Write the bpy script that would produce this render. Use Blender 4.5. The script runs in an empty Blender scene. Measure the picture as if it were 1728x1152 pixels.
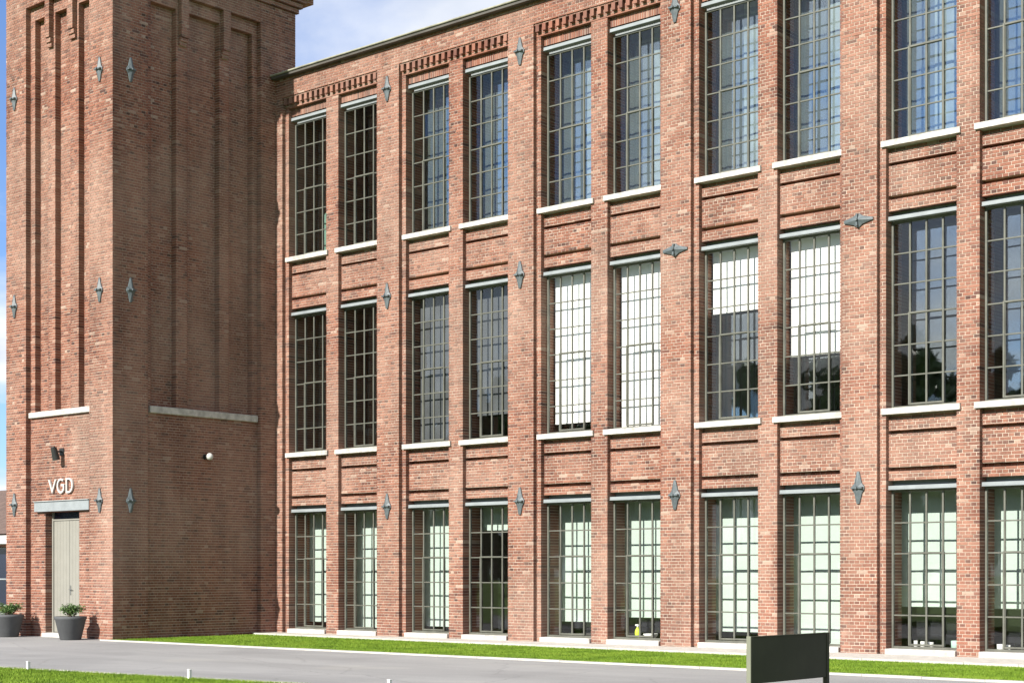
import bpy, math, random
import numpy as np
random.seed(7); RNG = np.random.default_rng(11)
scene = bpy.context.scene
COL = scene.collection
R = math.radians

# ------------------------------------------------------------------ camera, sky, sun, exposure
CX, CY, CZ = 27.549, -27.600, 1.5          # eye, metres; facade plane is y = 0
YAW = R(40.896); LENS = 56.19; SHIFT = 392.0/1728.0
cam = bpy.data.objects.new('camera', bpy.data.cameras.new('camera')); COL.objects.link(cam)
cam.location = (CX, CY, CZ); cam.rotation_euler = (R(90), 0, YAW)
cam.data.lens = LENS; cam.data.sensor_width = 36; cam.data.shift_y = SHIFT
cam.data.clip_start = 0.2; cam.data.clip_end = 3000
scene.camera = cam

SUN_EL, SUN_AZ = R(30.5), R(0.7)           # azimuth measured from the facade's normal towards the tower
world = bpy.data.worlds.new('World'); scene.world = world; world.use_nodes = True
CLOUD_SEED = 6.4
def build_world():
    nt = world.node_tree; nt.nodes.clear(); N = nt.nodes.new; L = nt.links.new
    out = N('ShaderNodeOutputWorld'); bg = N('ShaderNodeBackground'); bg.inputs['Strength'].default_value = 0.05
    sky = N('ShaderNodeTexSky'); sky.sky_type = 'NISHITA'; sky.sun_disc = False
    sky.sun_elevation = SUN_EL; sky.sun_rotation = R(180) + SUN_AZ
    sky.air_density = 1.0; sky.dust_density = 0.05; sky.ozone_density = 1.2
    tc = N('ShaderNodeTexCoord'); sep = N('ShaderNodeSeparateXYZ'); L(tc.outputs['Generated'], sep.inputs[0])
    mx = N('ShaderNodeMath'); mx.operation = 'MAXIMUM'; L(sep.outputs['Z'], mx.inputs[0]); mx.inputs[1].default_value = 0.0
    ad = N('ShaderNodeMath'); ad.operation = 'ADD'; L(mx.outputs[0], ad.inputs[0]); ad.inputs[1].default_value = 0.16
    dx = N('ShaderNodeMath'); dx.operation = 'DIVIDE'; L(sep.outputs['X'], dx.inputs[0]); L(ad.outputs[0], dx.inputs[1])
    dy = N('ShaderNodeMath'); dy.operation = 'DIVIDE'; L(sep.outputs['Y'], dy.inputs[0]); L(ad.outputs[0], dy.inputs[1])
    cb = N('ShaderNodeCombineXYZ'); L(dx.outputs[0], cb.inputs[0]); L(dy.outputs[0], cb.inputs[1]); cb.inputs[2].default_value = CLOUD_SEED
    n1 = N('ShaderNodeTexNoise'); n1.inputs['Scale'].default_value = 0.8; n1.inputs['Detail'].default_value = 9; n1.inputs['Roughness'].default_value = 0.56
    n1.inputs['Distortion'].default_value = 0.35
    L(cb.outputs[0], n1.inputs['Vector'])
    rp = N('ShaderNodeValToRGB'); rp.color_ramp.elements[0].position = 0.40; rp.color_ramp.elements[1].position = 0.56; rp.color_ramp.elements[0].color = (.05, .05, .05, 1)
    L(n1.outputs['Fac'], rp.inputs[0])
    n2 = N('ShaderNodeTexNoise'); n2.inputs['Scale'].default_value = 2.1; n2.inputs['Detail'].default_value = 6
    L(cb.outputs[0], n2.inputs['Vector'])
    cr = N('ShaderNodeValToRGB'); cr.color_ramp.elements[0].color = (7.5, 8.3, 10.0, 1); cr.color_ramp.elements[1].color = (13.0, 13.2, 13.5, 1)
    cr.color_ramp.elements[0].position = 0.32; cr.color_ramp.elements[1].position = 0.62
    L(n2.outputs['Fac'], cr.inputs[0])
    gn = N('ShaderNodeMixRGB'); gn.blend_type = 'MULTIPLY'; gn.inputs[0].default_value = 1; gn.inputs[2].default_value = (1.0, 1.34, 1.95, 1); L(sky.outputs[0], gn.inputs[1])
    mix = N('ShaderNodeMixRGB'); L(rp.outputs[0], mix.inputs[0]); L(gn.outputs[0], mix.inputs[1]); L(cr.outputs[0], mix.inputs[2])
    L(mix.outputs[0], bg.inputs['Color']); L(bg.outputs[0], out.inputs[0])
build_world()
sun = bpy.data.objects.new('sun', bpy.data.lights.new('sun', 'SUN')); COL.objects.link(sun)
sun.data.energy = 5.0; sun.data.angle = R(0.53); sun.data.color = (1.0, 0.945, 0.87)
sun.rotation_euler = (R(90) - SUN_EL, 0, -SUN_AZ); sun.location = (0, -60, 50)
scene.view_settings.view_transform = 'Standard'; scene.view_settings.look = 'None'
scene.view_settings.exposure = 0.85; scene.view_settings.gamma = 1.0
scene.render.engine = 'CYCLES'
scene.cycles.max_bounces = 6; scene.cycles.diffuse_bounces = 3; scene.cycles.glossy_bounces = 3; scene.cycles.transparent_max_bounces = 10; scene.cycles.caustics_reflective = False; scene.cycles.caustics_refractive = False

# ------------------------------------------------------------------ helpers
def proj(p):
    c, s = math.cos(YAW), math.sin(YAW); f = LENS/36.0*1728
    dx, dy = p[..., 0]-CX, p[..., 1]-CY
    r = dx*c + dy*s; w = -dx*s + dy*c
    return np.stack([864 + f*r/w, 968 - f*(p[..., 2]-CZ)/w], -1)

WP = {}                                    # world position of every object, so parts can sit under their thing
def place(o, parent=None, at=(0, 0, 0)):
    COL.objects.link(o); WP[o.name] = at
    if parent is not None:
        o.parent = parent; b = WP[parent.name]
        o.location = (at[0]-b[0], at[1]-b[1], at[2]-b[2])
    else:
        o.location = at
    return o
def empty(name, at, label=None, cat=None, group=None, parent=None):
    o = bpy.data.objects.new(name, None); o.empty_display_size = 0.3; place(o, parent, at)
    return tag(o, label, cat, group)
def tag(o, label=None, cat=None, group=None, kind=None):
    if label: o['label'] = label
    if cat: o['category'] = cat
    if group: o['group'] = group
    if kind: o['kind'] = kind
    return o

class MB:
    """collects faces, then builds one mesh object"""
    def __init__(s): s.v = []; s.f = []
    def face(s, pts): n = len(s.v); s.v += [tuple(p) for p in pts]; s.f.append(tuple(range(n, n+len(pts))))
    def raw(s, v, f): n = len(s.v); s.v += [tuple(p) for p in v]; s.f += [tuple(i+n for i in q) for q in f]; return s
    def box(s, x0, x1, y0, y1, z0, z1):
        return s.raw([(x0,y0,z0),(x1,y0,z0),(x1,y1,z0),(x0,y1,z0),(x0,y0,z1),(x1,y0,z1),(x1,y1,z1),(x0,y1,z1)],
                     [(3,2,1,0),(4,5,6,7),(0,1,5,4),(1,2,6,5),(2,3,7,6),(3,0,4,7)])
    def bev(s, x0, x1, y0, y1, z0, z1, b=0.008):
        """box with chamfered edges"""
        lo, hi = (x0,y0,z0), (x1,y1,z1); V = []; idx = {}
        for i in range(8):
            sg = [(i >> k) & 1 for k in range(3)]
            for ax in range(3):
                p = [ (hi[k] if sg[k] else lo[k]) if k == ax else ((hi[k]-b) if sg[k] else (lo[k]+b)) for k in range(3)]
                idx[(i, ax)] = len(V); V.append(tuple(p))
        F = []
        def q(ids):
            P = np.array([V[i] for i in ids]); n = np.cross(P[1]-P[0], P[2]-P[0]); c = P.mean(0)-np.array([(x0+x1)/2,(y0+y1)/2,(z0+z1)/2])
            F.append(tuple(ids) if n.dot(c) > 0 else tuple(reversed(ids)))
        for ax in range(3):
            o1, o2 = [k for k in range(3) if k != ax]
            for sd in (0, 1):
                cs = [sd << ax | a << o1 | bb << o2 for a, bb in ((0,0),(1,0),(1,1),(0,1))]
                q([idx[(c, ax)] for c in cs])
            for a in (0, 1):
                for bb in (0, 1):
                    c0 = a << o1 | bb << o2; c1 = c0 | 1 << ax
                    q([idx[(c0, o1)], idx[(c1, o1)], idx[(c1, o2)], idx[(c0, o2)]])
        for i in range(8): q([idx[(i, 0)], idx[(i, 1)], idx[(i, 2)]])
        return s.raw(V, F)
    def tube(s, p0, p1, r0, r1=None, n=10, cap=True):
        r1 = r0 if r1 is None else r1
        p0, p1 = np.array(p0, float), np.array(p1, float); d = p1-p0; d /= np.linalg.norm(d)
        a = np.cross(d, (0,0,1) if abs(d[2]) < .9 else (1,0,0)); a /= np.linalg.norm(a); b = np.cross(d, a)
        V = []
        for p, r in ((p0, r0), (p1, r1)):
            for k in range(n):
                t = 2*math.pi*k/n; V.append(p + r*(math.cos(t)*a + math.sin(t)*b))
        F = [(k, (k+1) % n, n+(k+1) % n, n+k) for k in range(n)]
        if cap: F += [tuple(reversed(range(n))), tuple(range(n, 2*n))]
        return s.raw(V, F)
    def lathe(s, c, prof, n=24):
        V = []; F = []
        for r, z in prof:
            for k in range(n):
                t = 2*math.pi*k/n; V.append((c[0]+r*math.cos(t), c[1]+r*math.sin(t), c[2]+z))
        for i in range(len(prof)-1):
            for k in range(n):
                F.append((i*n+k, i*n+(k+1) % n, (i+1)*n+(k+1) % n, (i+1)*n+k))
        F += [tuple(reversed(range(n))), tuple((len(prof)-1)*n+k for k in range(n))]
        return s.raw(V, F)
    def build(s, name, mat, parent=None, at=(0, 0, 0), smooth=False):
        me = bpy.data.meshes.new(name)
        me.from_pydata([(x-at[0], y-at[1], z-at[2]) for x, y, z in s.v], [], s.f); me.materials.append(mat)
        if smooth: me.polygons.foreach_set('use_smooth', [True]*len(me.polygons))
        o = bpy.data.objects.new(name, me)
        return place(o, parent, at)

def np_mesh(name, V, F, mat, parent=None, at=(0, 0, 0), attr=None):
    """fast mesh from numpy arrays of equal-sided faces, with an optional per-vertex float attribute"""
    me = bpy.data.meshes.new(name); V = np.asarray(V, np.float32) - np.asarray(at, np.float32); F = np.asarray(F, np.int32); k = F.shape[1]
    me.vertices.add(len(V)); me.vertices.foreach_set('co', V.ravel())
    me.loops.add(F.size); me.loops.foreach_set('vertex_index', F.ravel())
    me.polygons.add(len(F)); me.polygons.foreach_set('loop_start', np.arange(0, F.size, k, dtype=np.int32))
    if attr is not None:
        a = me.attributes.new('tint', 'FLOAT', 'POINT'); a.data.foreach_set('value', np.asarray(attr, np.float32))
    me.update(calc_edges=True); me.validate(); me.shade_flat()
    me.materials.append(mat)
    return place(bpy.data.objects.new(name, me), parent, at)

# ------------------------------------------------------------------ materials
def newmat(name):
    m = bpy.data.materials.new(name); m.use_nodes = True; nt = m.node_tree
    return m, nt, nt.nodes['Principled BSDF'], nt.nodes.new, nt.links.new
def ramp(N, stops):
    r = N('ShaderNodeValToRGB'); e = r.color_ramp.elements
    while len(e) < len(stops): e.new(0.5)
    for el, (p, c) in zip(e, stops): el.position = p; el.color = (*c, 1)
    return r
def noise(N, L, tc, scale, detail=4, rough=0.55, vec=None, stretch=None):
    n = N('ShaderNodeTexNoise'); n.inputs['Scale'].default_value = scale; n.inputs['Detail'].default_value = detail; n.inputs['Roughness'].default_value = rough
    if stretch:
        mp = N('ShaderNodeMapping'); mp.inputs['Scale'].default_value = stretch; L(tc, mp.inputs['Vector']); L(mp.outputs[0], n.inputs['Vector'])
    else: L(tc, n.inputs['Vector'])
    return n
def geo_pos(N):
    return N('ShaderNodeNewGeometry').outputs['Position']
def mixrgb(N, L, fac, a, b, mode='MIX'):
    m = N('ShaderNodeMixRGB'); m.blend_type = mode
    for i, x in ((0, fac), (1, a), (2, b)):
        if isinstance(x, (int, float)): m.inputs[i].default_value = x
        elif isinstance(x, tuple): m.inputs[i].default_value = (*x, 1)
        else: L(x, m.inputs[i])
    return m.outputs[0]
def simple(name, col, rough=0.6, metal=0.0, var=0.15, scale=6.0, spec=0.4, bump=0.0):
    m, nt, b, N, L = newmat(name)
    n = noise(N, L, geo_pos(N), scale, 5)
    lo = tuple(c*(1-var) for c in col); hi = tuple(min(1, c*(1+var)) for c in col)
    r = ramp(N, [(0.3, lo), (0.7, hi)]); L(n.outputs['Fac'], r.inputs[0]); L(r.outputs[0], b.inputs['Base Color'])
    b.inputs['Roughness'].default_value = rough; b.inputs['Metallic'].default_value = metal; b.inputs['Specular IOR Level'].default_value = spec
    if bump:
        bp = N('ShaderNodeBump'); bp.inputs['Strength'].default_value = bump; bp.inputs['Distance'].default_value = 0.02
        n2 = noise(N, L, geo_pos(N), scale*8, 5); L(n2.outputs['Fac'], bp.inputs['Height']); L(bp.outputs[0], b.inputs['Normal'])
    return m

def brick_material():
    m, nt, b, N, L = newmat('brick'); g = geo_pos(N)
    at = N('ShaderNodeAttribute'); at.attribute_name = 'tint'
    r = ramp(N, [(0.0, (0.075, 0.040, 0.034)), (0.15, (0.140, 0.064, 0.050)), (0.35, (0.200, 0.083, 0.058)), (0.58, (0.258, 0.110, 0.073)),
                 (0.80, (0.305, 0.140, 0.094)), (0.93, (0.34, 0.195, 0.142)), (1.0, (0.40, 0.29, 0.228))])
    L(at.outputs['Fac'], r.inputs[0])
    big = noise(N, L, g, 0.35, 5, 0.6); rb = ramp(N, [(0.40, (0, 0, 0)), (0.64, (0.55, 0.55, 0.55))]); L(big.outputs['Fac'], rb.inputs[0])
    c = mixrgb(N, L, rb.outputs[0], r.outputs[0], (0.37, 0.245, 0.190))          # lime bloom in broad patches
    st = noise(N, L, g, 1.3, 6, 0.65, stretch=(1, 1, 0.22)); rs = ramp(N, [(0.34, (0.66, 0.64, 0.64)), (0.56, (1, 1, 1))]); L(st.outputs['Fac'], rs.inputs[0])
    c = mixrgb(N, L, 1.0, c, rs.outputs[0], 'MULTIPLY')
    # rain streaks run down the recessed panels below each sill
    sp = N('ShaderNodeSeparateXYZ'); L(g, sp.inputs[0])
    def mr(x, a, b_, c_, d_):
        q = N('ShaderNodeMapRange'); q.clamp = True; L(x, q.inputs[0])
        for i_, v_ in enumerate((a, b_, c_, d_)): q.inputs[i_+1].default_value = v_
        return q.outputs[0]
    def mul(a, b_, op='MULTIPLY'):
        q = N('ShaderNodeMath'); q.operation = op; L(a, q.inputs[0]); L(b_, q.inputs[1]); return q.outputs[0]
    low = mul(mr(sp.outputs['Z'], 3.75, 4.50, 0, 1), mr(sp.outputs['Z'], 4.52, 4.54, 1, 0)); up = mul(mr(sp.outputs['Z'], 8.85, 9.60, 0, 1), mr(sp.outputs['Z'], 9.62, 9.64, 1, 0))
    sr = noise(N, L, g, 9, 4, 0.6, stretch=(1, 1, 0.05)); sk = ramp(N, [(0.46, (0, 0, 0)), (0.64, (1, 1, 1))]); L(sr.outputs['Fac'], sk.inputs[0])
    sm = mul(mul(mul(low, up, 'ADD'), sk.outputs[0]), mr(sp.outputs['Y'], .17, .20, 0, .55))
    c = mixrgb(N, L, sm, c, (0.085, 0.070, 0.062))
    fn = noise(N, L, g, 70, 4, 0.6); rf = ramp(N, [(0.3, (0.72, 0.72, 0.72)), (0.7, (1.12, 1.12, 1.12))]); L(fn.outputs['Fac'], rf.inputs[0])
    c = mixrgb(N, L, 1.0, c, rf.outputs[0], 'MULTIPLY')
    L(c, b.inputs['Base Color']); b.inputs['Roughness'].default_value = 0.88; b.inputs['Specular IOR Level'].default_value = 0.25
    return m
def brick_far_material():
    m, nt, b, N, L = newmat('brick_far'); g = geo_pos(N)
    mp = N('ShaderNodeMapping'); mp.inputs['Rotation'].default_value = (R(90), 0, 0); L(g, mp.inputs['Vector'])
    t = N('ShaderNodeTexBrick'); t.inputs['Scale'].default_value = 1; t.inputs['Brick Width'].default_value = 0.22; t.inputs['Row Height'].default_value = 0.065
    t.inputs['Mortar Size'].default_value = 0.006; t.inputs['Color1'].default_value = (0.40, 0.18, 0.11, 1); t.inputs['Color2'].default_value = (0.30, 0.12, 0.08, 1)
    t.inputs['Mortar'].default_value = (0.45, 0.40, 0.34, 1); L(mp.outputs[0], t.inputs['Vector']); L(t.outputs['Color'], b.inputs['Base Color']); b.inputs['Roughness'].default_value = 0.9
    return m
def glass_material(name, tint=(0.985, 0.993, 0.988), f0=0.04):
    m = bpy.data.materials.new(name); m.use_nodes = True; nt = m.node_tree; nt.nodes.clear(); N = nt.nodes.new; L = nt.links.new
    out = N('ShaderNodeOutputMaterial'); tr = N('ShaderNodeBsdfTransparent'); tr.inputs[0].default_value = (*tint, 1)
    gl = N('ShaderNodeBsdfGlossy'); gl.inputs['Roughness'].default_value = 0.015; gl.inputs['Color'].default_value = (0.95, 0.98, 1.0, 1)
    ge = N('ShaderNodeNewGeometry'); dt = N('ShaderNodeVectorMath'); dt.operation = 'DOT_PRODUCT'; L(ge.outputs['Incoming'], dt.inputs[0]); L(ge.outputs['Normal'], dt.inputs[1])
    def mt(op, a, b=None):
        q = N('ShaderNodeMath'); q.operation = op
        for i, x in enumerate((a, b)):
            if x is None: continue
            if isinstance(x, (int, float)): q.inputs[i].default_value = x
            else: L(x, q.inputs[i])
        return q.outputs[0]
    om = mt('POWER', mt('SUBTRACT', 1.0, mt('ABSOLUTE', dt.outputs['Value'])), 5.0)      # Schlick, the same for both faces of a pane
    fac = mt('ADD', mt('MULTIPLY', om, 1.0-f0), f0)
    n = noise(N, L, geo_pos(N), 1.6, 2, 0.4); bp = N('ShaderNodeBump'); bp.inputs['Strength'].default_value = 0.012; bp.inputs['Distance'].default_value = 0.05
    L(n.outputs['Fac'], bp.inputs['Height']); L(bp.outputs[0], gl.inputs['Normal'])
    mx = N('ShaderNodeMixShader'); L(fac, mx.inputs[0]); L(tr.outputs[0], mx.inputs[1]); L(gl.outputs[0], mx.inputs[2]); L(mx.outputs[0], out.inputs[0])
    return m
def asphalt_material():
    m, nt, b, N, L = newmat('asphalt'); g = geo_pos(N)
    n1 = noise(N, L, g, 0.5, 6, 0.6, stretch=(0.25, 1.4, 1)); r1 = ramp(N, [(0.3, (0.245, 0.243, 0.236)), (0.7, (0.325, 0.322, 0.311))]); L(n1.outputs['Fac'], r1.inputs[0])
    n2 = noise(N, L, g, 60, 4, 0.7); r2 = ramp(N, [(0.3, (0.78, 0.78, 0.78)), (0.7, (1.15, 1.15, 1.15))]); L(n2.outputs['Fac'], r2.inputs[0])
    c = mixrgb(N, L, 1.0, r1.outputs[0], r2.outputs[0], 'MULTIPLY')
    n3 = noise(N, L, g, 0.28, 3, 0.5); r3 = ramp(N, [(0.44, (0.90, 0.90, 0.905)), (0.50, (1, 1, 1)), (0.62, (1, 1, 1)), (0.66, (1.10, 1.09, 1.06))]); L(n3.outputs['Fac'], r3.inputs[0])
    c = mixrgb(N, L, 1.0, c, r3.outputs[0], 'MULTIPLY')
    vo = N('ShaderNodeTexVoronoi'); vo.feature = 'DISTANCE_TO_EDGE'; vo.inputs['Scale'].default_value = 0.33
    n4 = noise(N, L, g, 1.5, 5, 0.7); ad = mixrgb(N, L, 0.35, g, n4.outputs['Color'], 'ADD'); L(ad, vo.inputs['Vector'])
    r4 = ramp(N, [(0.0, (0.80, 0.80, 0.80)), (0.008, (1, 1, 1))]); L(vo.outputs['Distance'], r4.inputs[0])
    c = mixrgb(N, L, 1.0, c, r4.outputs[0], 'MULTIPLY')
    L(c, b.inputs['Base Color']); b.inputs['Roughness'].default_value = 0.85
    bp = N('ShaderNodeBump'); bp.inputs['Strength'].default_value = 0.3; bp.inputs['Distance'].default_value = 0.006; L(n2.outputs['Fac'], bp.inputs['Height']); L(bp.outputs[0], b.inputs['Normal'])
    return m
def grass_material(name):
    m, nt, b, N, L = newmat(name); g = geo_pos(N)
    n1 = noise(N, L, g, 1.1, 7, 0.72); r1 = ramp(N, [(0.30, (0.060, 0.115, 0.010)), (0.48, (0.135, 0.225, 0.020)), (0.62, (0.180, 0.265, 0.030)), (0.78, (0.245, 0.28, 0.055))]); L(n1.outputs['Fac'], r1.inputs[0])
    n2 = noise(N, L, g, 40, 3, 0.6); r2 = ramp(N, [(0.3, (0.65, 0.7, 0.6)), (0.7, (1.2, 1.15, 1.1))]); L(n2.outputs['Fac'], r2.inputs[0])
    L(mixrgb(N, L, 1.0, r1.outputs[0], r2.outputs[0], 'MULTIPLY'), b.inputs['Base Color']); b.inputs['Roughness'].default_value = 0.75; b.inputs['Specular IOR Level'].default_value = 0.2
    return m
def leaf_material(name, a, c):
    m, nt, b, N, L = newmat(name); g = geo_pos(N)
    n1 = noise(N, L, g, 9, 4, 0.6); r1 = ramp(N, [(0.3, a), (0.7, c)]); L(n1.outputs['Fac'], r1.inputs[0]); L(r1.outputs[0], b.inputs['Base Color']); b.inputs['Roughness'].default_value = 0.6
    return m
M = dict(
    brick=brick_material(), brick_far=brick_far_material(),
    mortar=simple('mortar', (0.47, 0.395, 0.322), 0.95, var=0.2, scale=3, spec=0.1),
    stone=simple('stone', (0.445, 0.43, 0.395), 0.8, var=0.30, scale=7, bump=0.2),
    steel=simple('painted_steel', (0.235, 0.26, 0.268), 0.5, var=0.12, scale=4),
    frame=simple('window_frame_paint', (0.105, 0.107, 0.088), 0.5, var=0.2, scale=4),
    iron=simple('cast_iron', (0.085, 0.105, 0.112), 0.5, var=0.25, scale=9, spec=0.5, bump=0.2),
    roof_edge=simple('weathered_coping', (0.27, 0.265, 0.205), 0.8, var=0.35, scale=3),
    zinc=simple('zinc', (0.075, 0.07, 0.06), 0.6, var=0.25, scale=2),
    glass=glass_material('window_glass', f0=0.035), inner_glass=glass_material('inner_glazing', (0.93, 0.97, 0.955), 0.17),
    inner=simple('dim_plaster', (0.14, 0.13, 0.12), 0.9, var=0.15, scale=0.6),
    plaster=simple('plaster', (0.50, 0.49, 0.46), 0.9, var=0.06, scale=1),
    concrete=simple('concrete', (0.46, 0.445, 0.40), 0.9, var=0.12, scale=4, bump=0.25),
    gravel=simple('pale_paving', (0.48, 0.455, 0.41), 0.9, var=0.16, scale=5, bump=0.3),
    screed=simple('screed', (0.16, 0.15, 0.14), 0.8, var=0.1, scale=1),
    asphalt=asphalt_material(), lawn=grass_material('lawn'), blade=grass_material('grass_blade'),
    mint=simple('mint_fabric', (0.49, 0.565, 0.515), 0.9, var=0.03, scale=3),
    white_fabric=simple('white_fabric', (0.84, 0.83, 0.81), 0.9, var=0.02, scale=3),
    grey_fabric=simple('grey_fabric', (0.14, 0.145, 0.15), 0.9, var=0.15, scale=2),
    pale_fabric=simple('pale_grey_fabric', (0.33, 0.345, 0.36), 0.9, var=0.3, scale=2.5),
    dim_fabric=simple('dim_grey_fabric', (0.065, 0.07, 0.075), 0.9, var=0.15, scale=2),
    green_fabric=simple('pale_green_fabric', (0.36, 0.52, 0.44), 0.9, var=0.10, scale=4),
    door=simple('door_paint', (0.235, 0.230, 0.200), 0.55, var=0.05, scale=3),
    dark=simple('dark_metal', (0.022, 0.023, 0.022), 0.45, var=0.2, scale=5),
    sign=simple('sign_paint', (0.040, 0.040, 0.027), 0.75, var=0.12, scale=3, spec=0.15),
    white=simple('white_paint', (0.66, 0.66, 0.63), 0.5, var=0.04, scale=5),
    pot=simple('pot_fibre_cement', (0.075, 0.079, 0.082), 0.7, var=0.12, scale=6),
    soil=simple('soil', (0.05, 0.035, 0.025), 0.95, var=0.3, scale=20),
    leaf=leaf_material('shrub_leaf', (0.035, 0.085, 0.018), (0.10, 0.17, 0.04)),
    tree_leaf=leaf_material('tree_leaf', (0.045, 0.075, 0.018), (0.10, 0.14, 0.04)),
    bark=simple('bark', (0.09, 0.065, 0.045), 0.95, var=0.3, scale=6),
    lime=simple('lime_plastic', (0.55, 0.68, 0.04), 0.4, var=0.05, scale=5),
    globe=simple('opal_glass', (0.50, 0.50, 0.47), 0.25, var=0.02, scale=5),
    chrome=simple('handle_metal', (0.35, 0.35, 0.34), 0.35, 0.8, var=0.05),
    roof_tile=simple('roof_tile', (0.12, 0.082, 0.066), 0.9, var=0.25, scale=3, bump=0.3),
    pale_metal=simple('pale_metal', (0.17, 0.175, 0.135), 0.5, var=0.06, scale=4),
    letter=simple('letter_enamel', (0.50, 0.49, 0.46), 0.5, var=0.06, scale=6),
    navy=simple('dark_glazing', (0.012, 0.016, 0.035), 0.15, var=0.1, scale=1, spec=0.6),
)

# ------------------------------------------------------------------ brickwork
CH, JT, BL, BH = 0.0655, 0.0125, 0.2095, 0.0985        # course height, joint, stretcher, header
class Bricks:
    """brick boxes on planes facing -y ('y') or +x ('x'); collected, then split into single bricks and one mass"""
    def __init__(s): s.rows = []; s.core = MB()
    def panel(s, ax, a0, a1, z0, z1, face, depth, core=None, soldier=False, bond=0):
        dirn = -1 if ax == 'y' else 1
        recs = []
        if soldier:
            n = max(1, round((a1-a0)/0.0655)); w = (a1-a0)/n
            for k in range(n): recs.append((a0+k*w+JT/2, a0+(k+1)*w-JT/2, z0+JT/2, z1-JT/2))
        else:
            for i in range(int(math.floor(z0/CH)), int(math.ceil(z1/CH))):
                zl, zh = (z0 if i*CH <= z0 else i*CH+JT/2), (z1-.001 if (i+1)*CH >= z1 else (i+1)*CH-JT/2)
                if zh-zl < 0.010: continue
                k = (i+bond) % 4
                if k % 2 == 0: step, off = BL+JT, (0 if k == 0 else -(BL+JT)/2)
                else: step, off = BH+JT, -(BH+JT)/2
                p = a0+off; cuts = [a0]
                while True:
                    p += step
                    if p > a1-0.035: break
                    if p > a0+0.035: cuts.append(p)
                cuts.append(a1)
                for j in range(len(cuts)-1):
                    recs.append((cuts[j]+(JT/2 if j else 0), cuts[j+1]-(JT/2 if j < len(cuts)-2 else 0), zl, zh))
        for r in recs: s.rows.append((0 if ax == 'y' else 1, *r, face, depth))
        ins = 0.008
        if ax == 'y': s.core.box(a0+ins, a1-ins, face+ins, face+(core or depth), z0+0.010, z1-0.010)
        else: s.core.box(face-(core or depth), face-ins, a0+ins, a1-ins, z0+0.010, z1-0.010)
    def finish(s, parent, nsingle=300):
        A = np.array(s.rows); n = len(A); ax = A[:, 0].astype(int); a0, a1, z0, z1, fc, dp = A[:, 1:].T
        jit = lambda sd: RNG.normal(0, sd, n)
        a0 = a0+jit(.0010); a1 = a1+jit(.0010); z0 = z0+jit(.0007); z1 = z1+jit(.0007)
        pro = np.clip(jit(.0016), -.0035, .0035)*np.where(ax == 0, 1.0, .45)
        P = np.zeros((n, 8, 3)); sg = np.where(ax == 0, -1.0, 1.0)
        for k in range(8):
            aa = a1 if (k & 1) else a0; zz = z1 if (k & 2) else z0
            dd = fc - sg*dp if (k & 4) else fc + sg*(pro + RNG.normal(0, 1, n)*np.where(ax == 0, .0006, .00012))
            P[:, k, 0] = np.where(ax == 0, aa, dd); P[:, k, 1] = np.where(ax == 0, dd, aa); P[:, k, 2] = zz
        # quads: front, a0 side, a1 side, bottom, top  (no back)
        Q = np.array([(0,1,3,2),(0,2,6,4),(1,5,7,3),(0,4,5,1),(2,3,7,6)])
        hd = (a1-a0) < .13                                    # headers fire darker than stretchers
        tint = np.clip(np.where(hd, RNG.normal(.50, .15, n) - .24*(RNG.random(n) < .3), RNG.normal(.64, .14, n)), .02, 1); odd = RNG.random(n)
        tint = np.where(odd < .022, RNG.random(n)*.25, tint); tint = np.where(odd > .98, .9+RNG.random(n)*.1, tint)
        uv = proj(P[:, [0, 1, 3, 2]]); x, y = uv[..., 0], uv[..., 1]
        area = 0.5*np.abs((x*np.roll(y, -1, 1) - np.roll(x, -1, 1)*y).sum(1))
        c = uv.mean(1); vis = (c[:, 0] > 4) & (c[:, 0] < 1724) & (c[:, 1] > 4) & (c[:, 1] < 1148)
        order = np.argsort(-np.where(vis, area, 0)); one = order[:nsingle]; rest = order[nsingle:]
        V = P[rest].reshape(-1, 3); F = (np.arange(len(rest))[:, None, None]*8 + Q[None]).reshape(-1, 4)
        o = np_mesh('brickwork', V, F, M['brick'], parent, WP[parent.name], np.repeat(tint[rest], 8)); o['kind'] = 'stuff'
        Q6 = np.vstack([Q, [(4,6,7,5)]])
        for i in one:
            np_mesh('brick', P[i], Q6, M['brick'], parent, tuple(float(q) for q in P[i].mean(0)), np.repeat(tint[i], 8))
        s.core.build('mortar_core', M['mortar'], parent, WP[parent.name])
        return n

# ------------------------------------------------------------------ ground
GZ = -0.07
def near_edge(x): return -12.905 + (x-4.591)*0.0886      # edge between the road and the near lawn
def sheet(name, pts, z, mat, kind='structure', label=None):
    mb = MB(); mb.face([(x, y, z) for x, y in pts]); o = mb.build(name, mat); o['kind'] = kind; return o
sheet('ground', [(-900,-900),(900,-900),(900,900),(-900,900)], GZ-0.014, M['lawn'])
sheet('road', [(-70,near_edge(-70)),(60,near_edge(60)),(60,-5.40),(-70,-5.40)], GZ, M['asphalt'])
sheet('pavement', [(-70,-5.396),(-4.50,-5.396),(-4.50,-4.8),(-9.0,-4.8),(-9.0,9.5),(-70,9.5)], GZ+0.002, M['asphalt'])
def grass_top(x): return -0.75 - (x+4.5)*0.05
lawn = [(-4.57,-5.33),(45,-5.33),(45,grass_top(45)),(-4.57,grass_top(-4.57))]
sheet('lawn', lawn, GZ+0.012, M['lawn'])
sheet('near_lawn', [(-70,near_edge(-70)-.16),(-70,-300),(300,-300),(60,near_edge(60)-.16)], GZ+0.012, M['lawn'])
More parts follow.
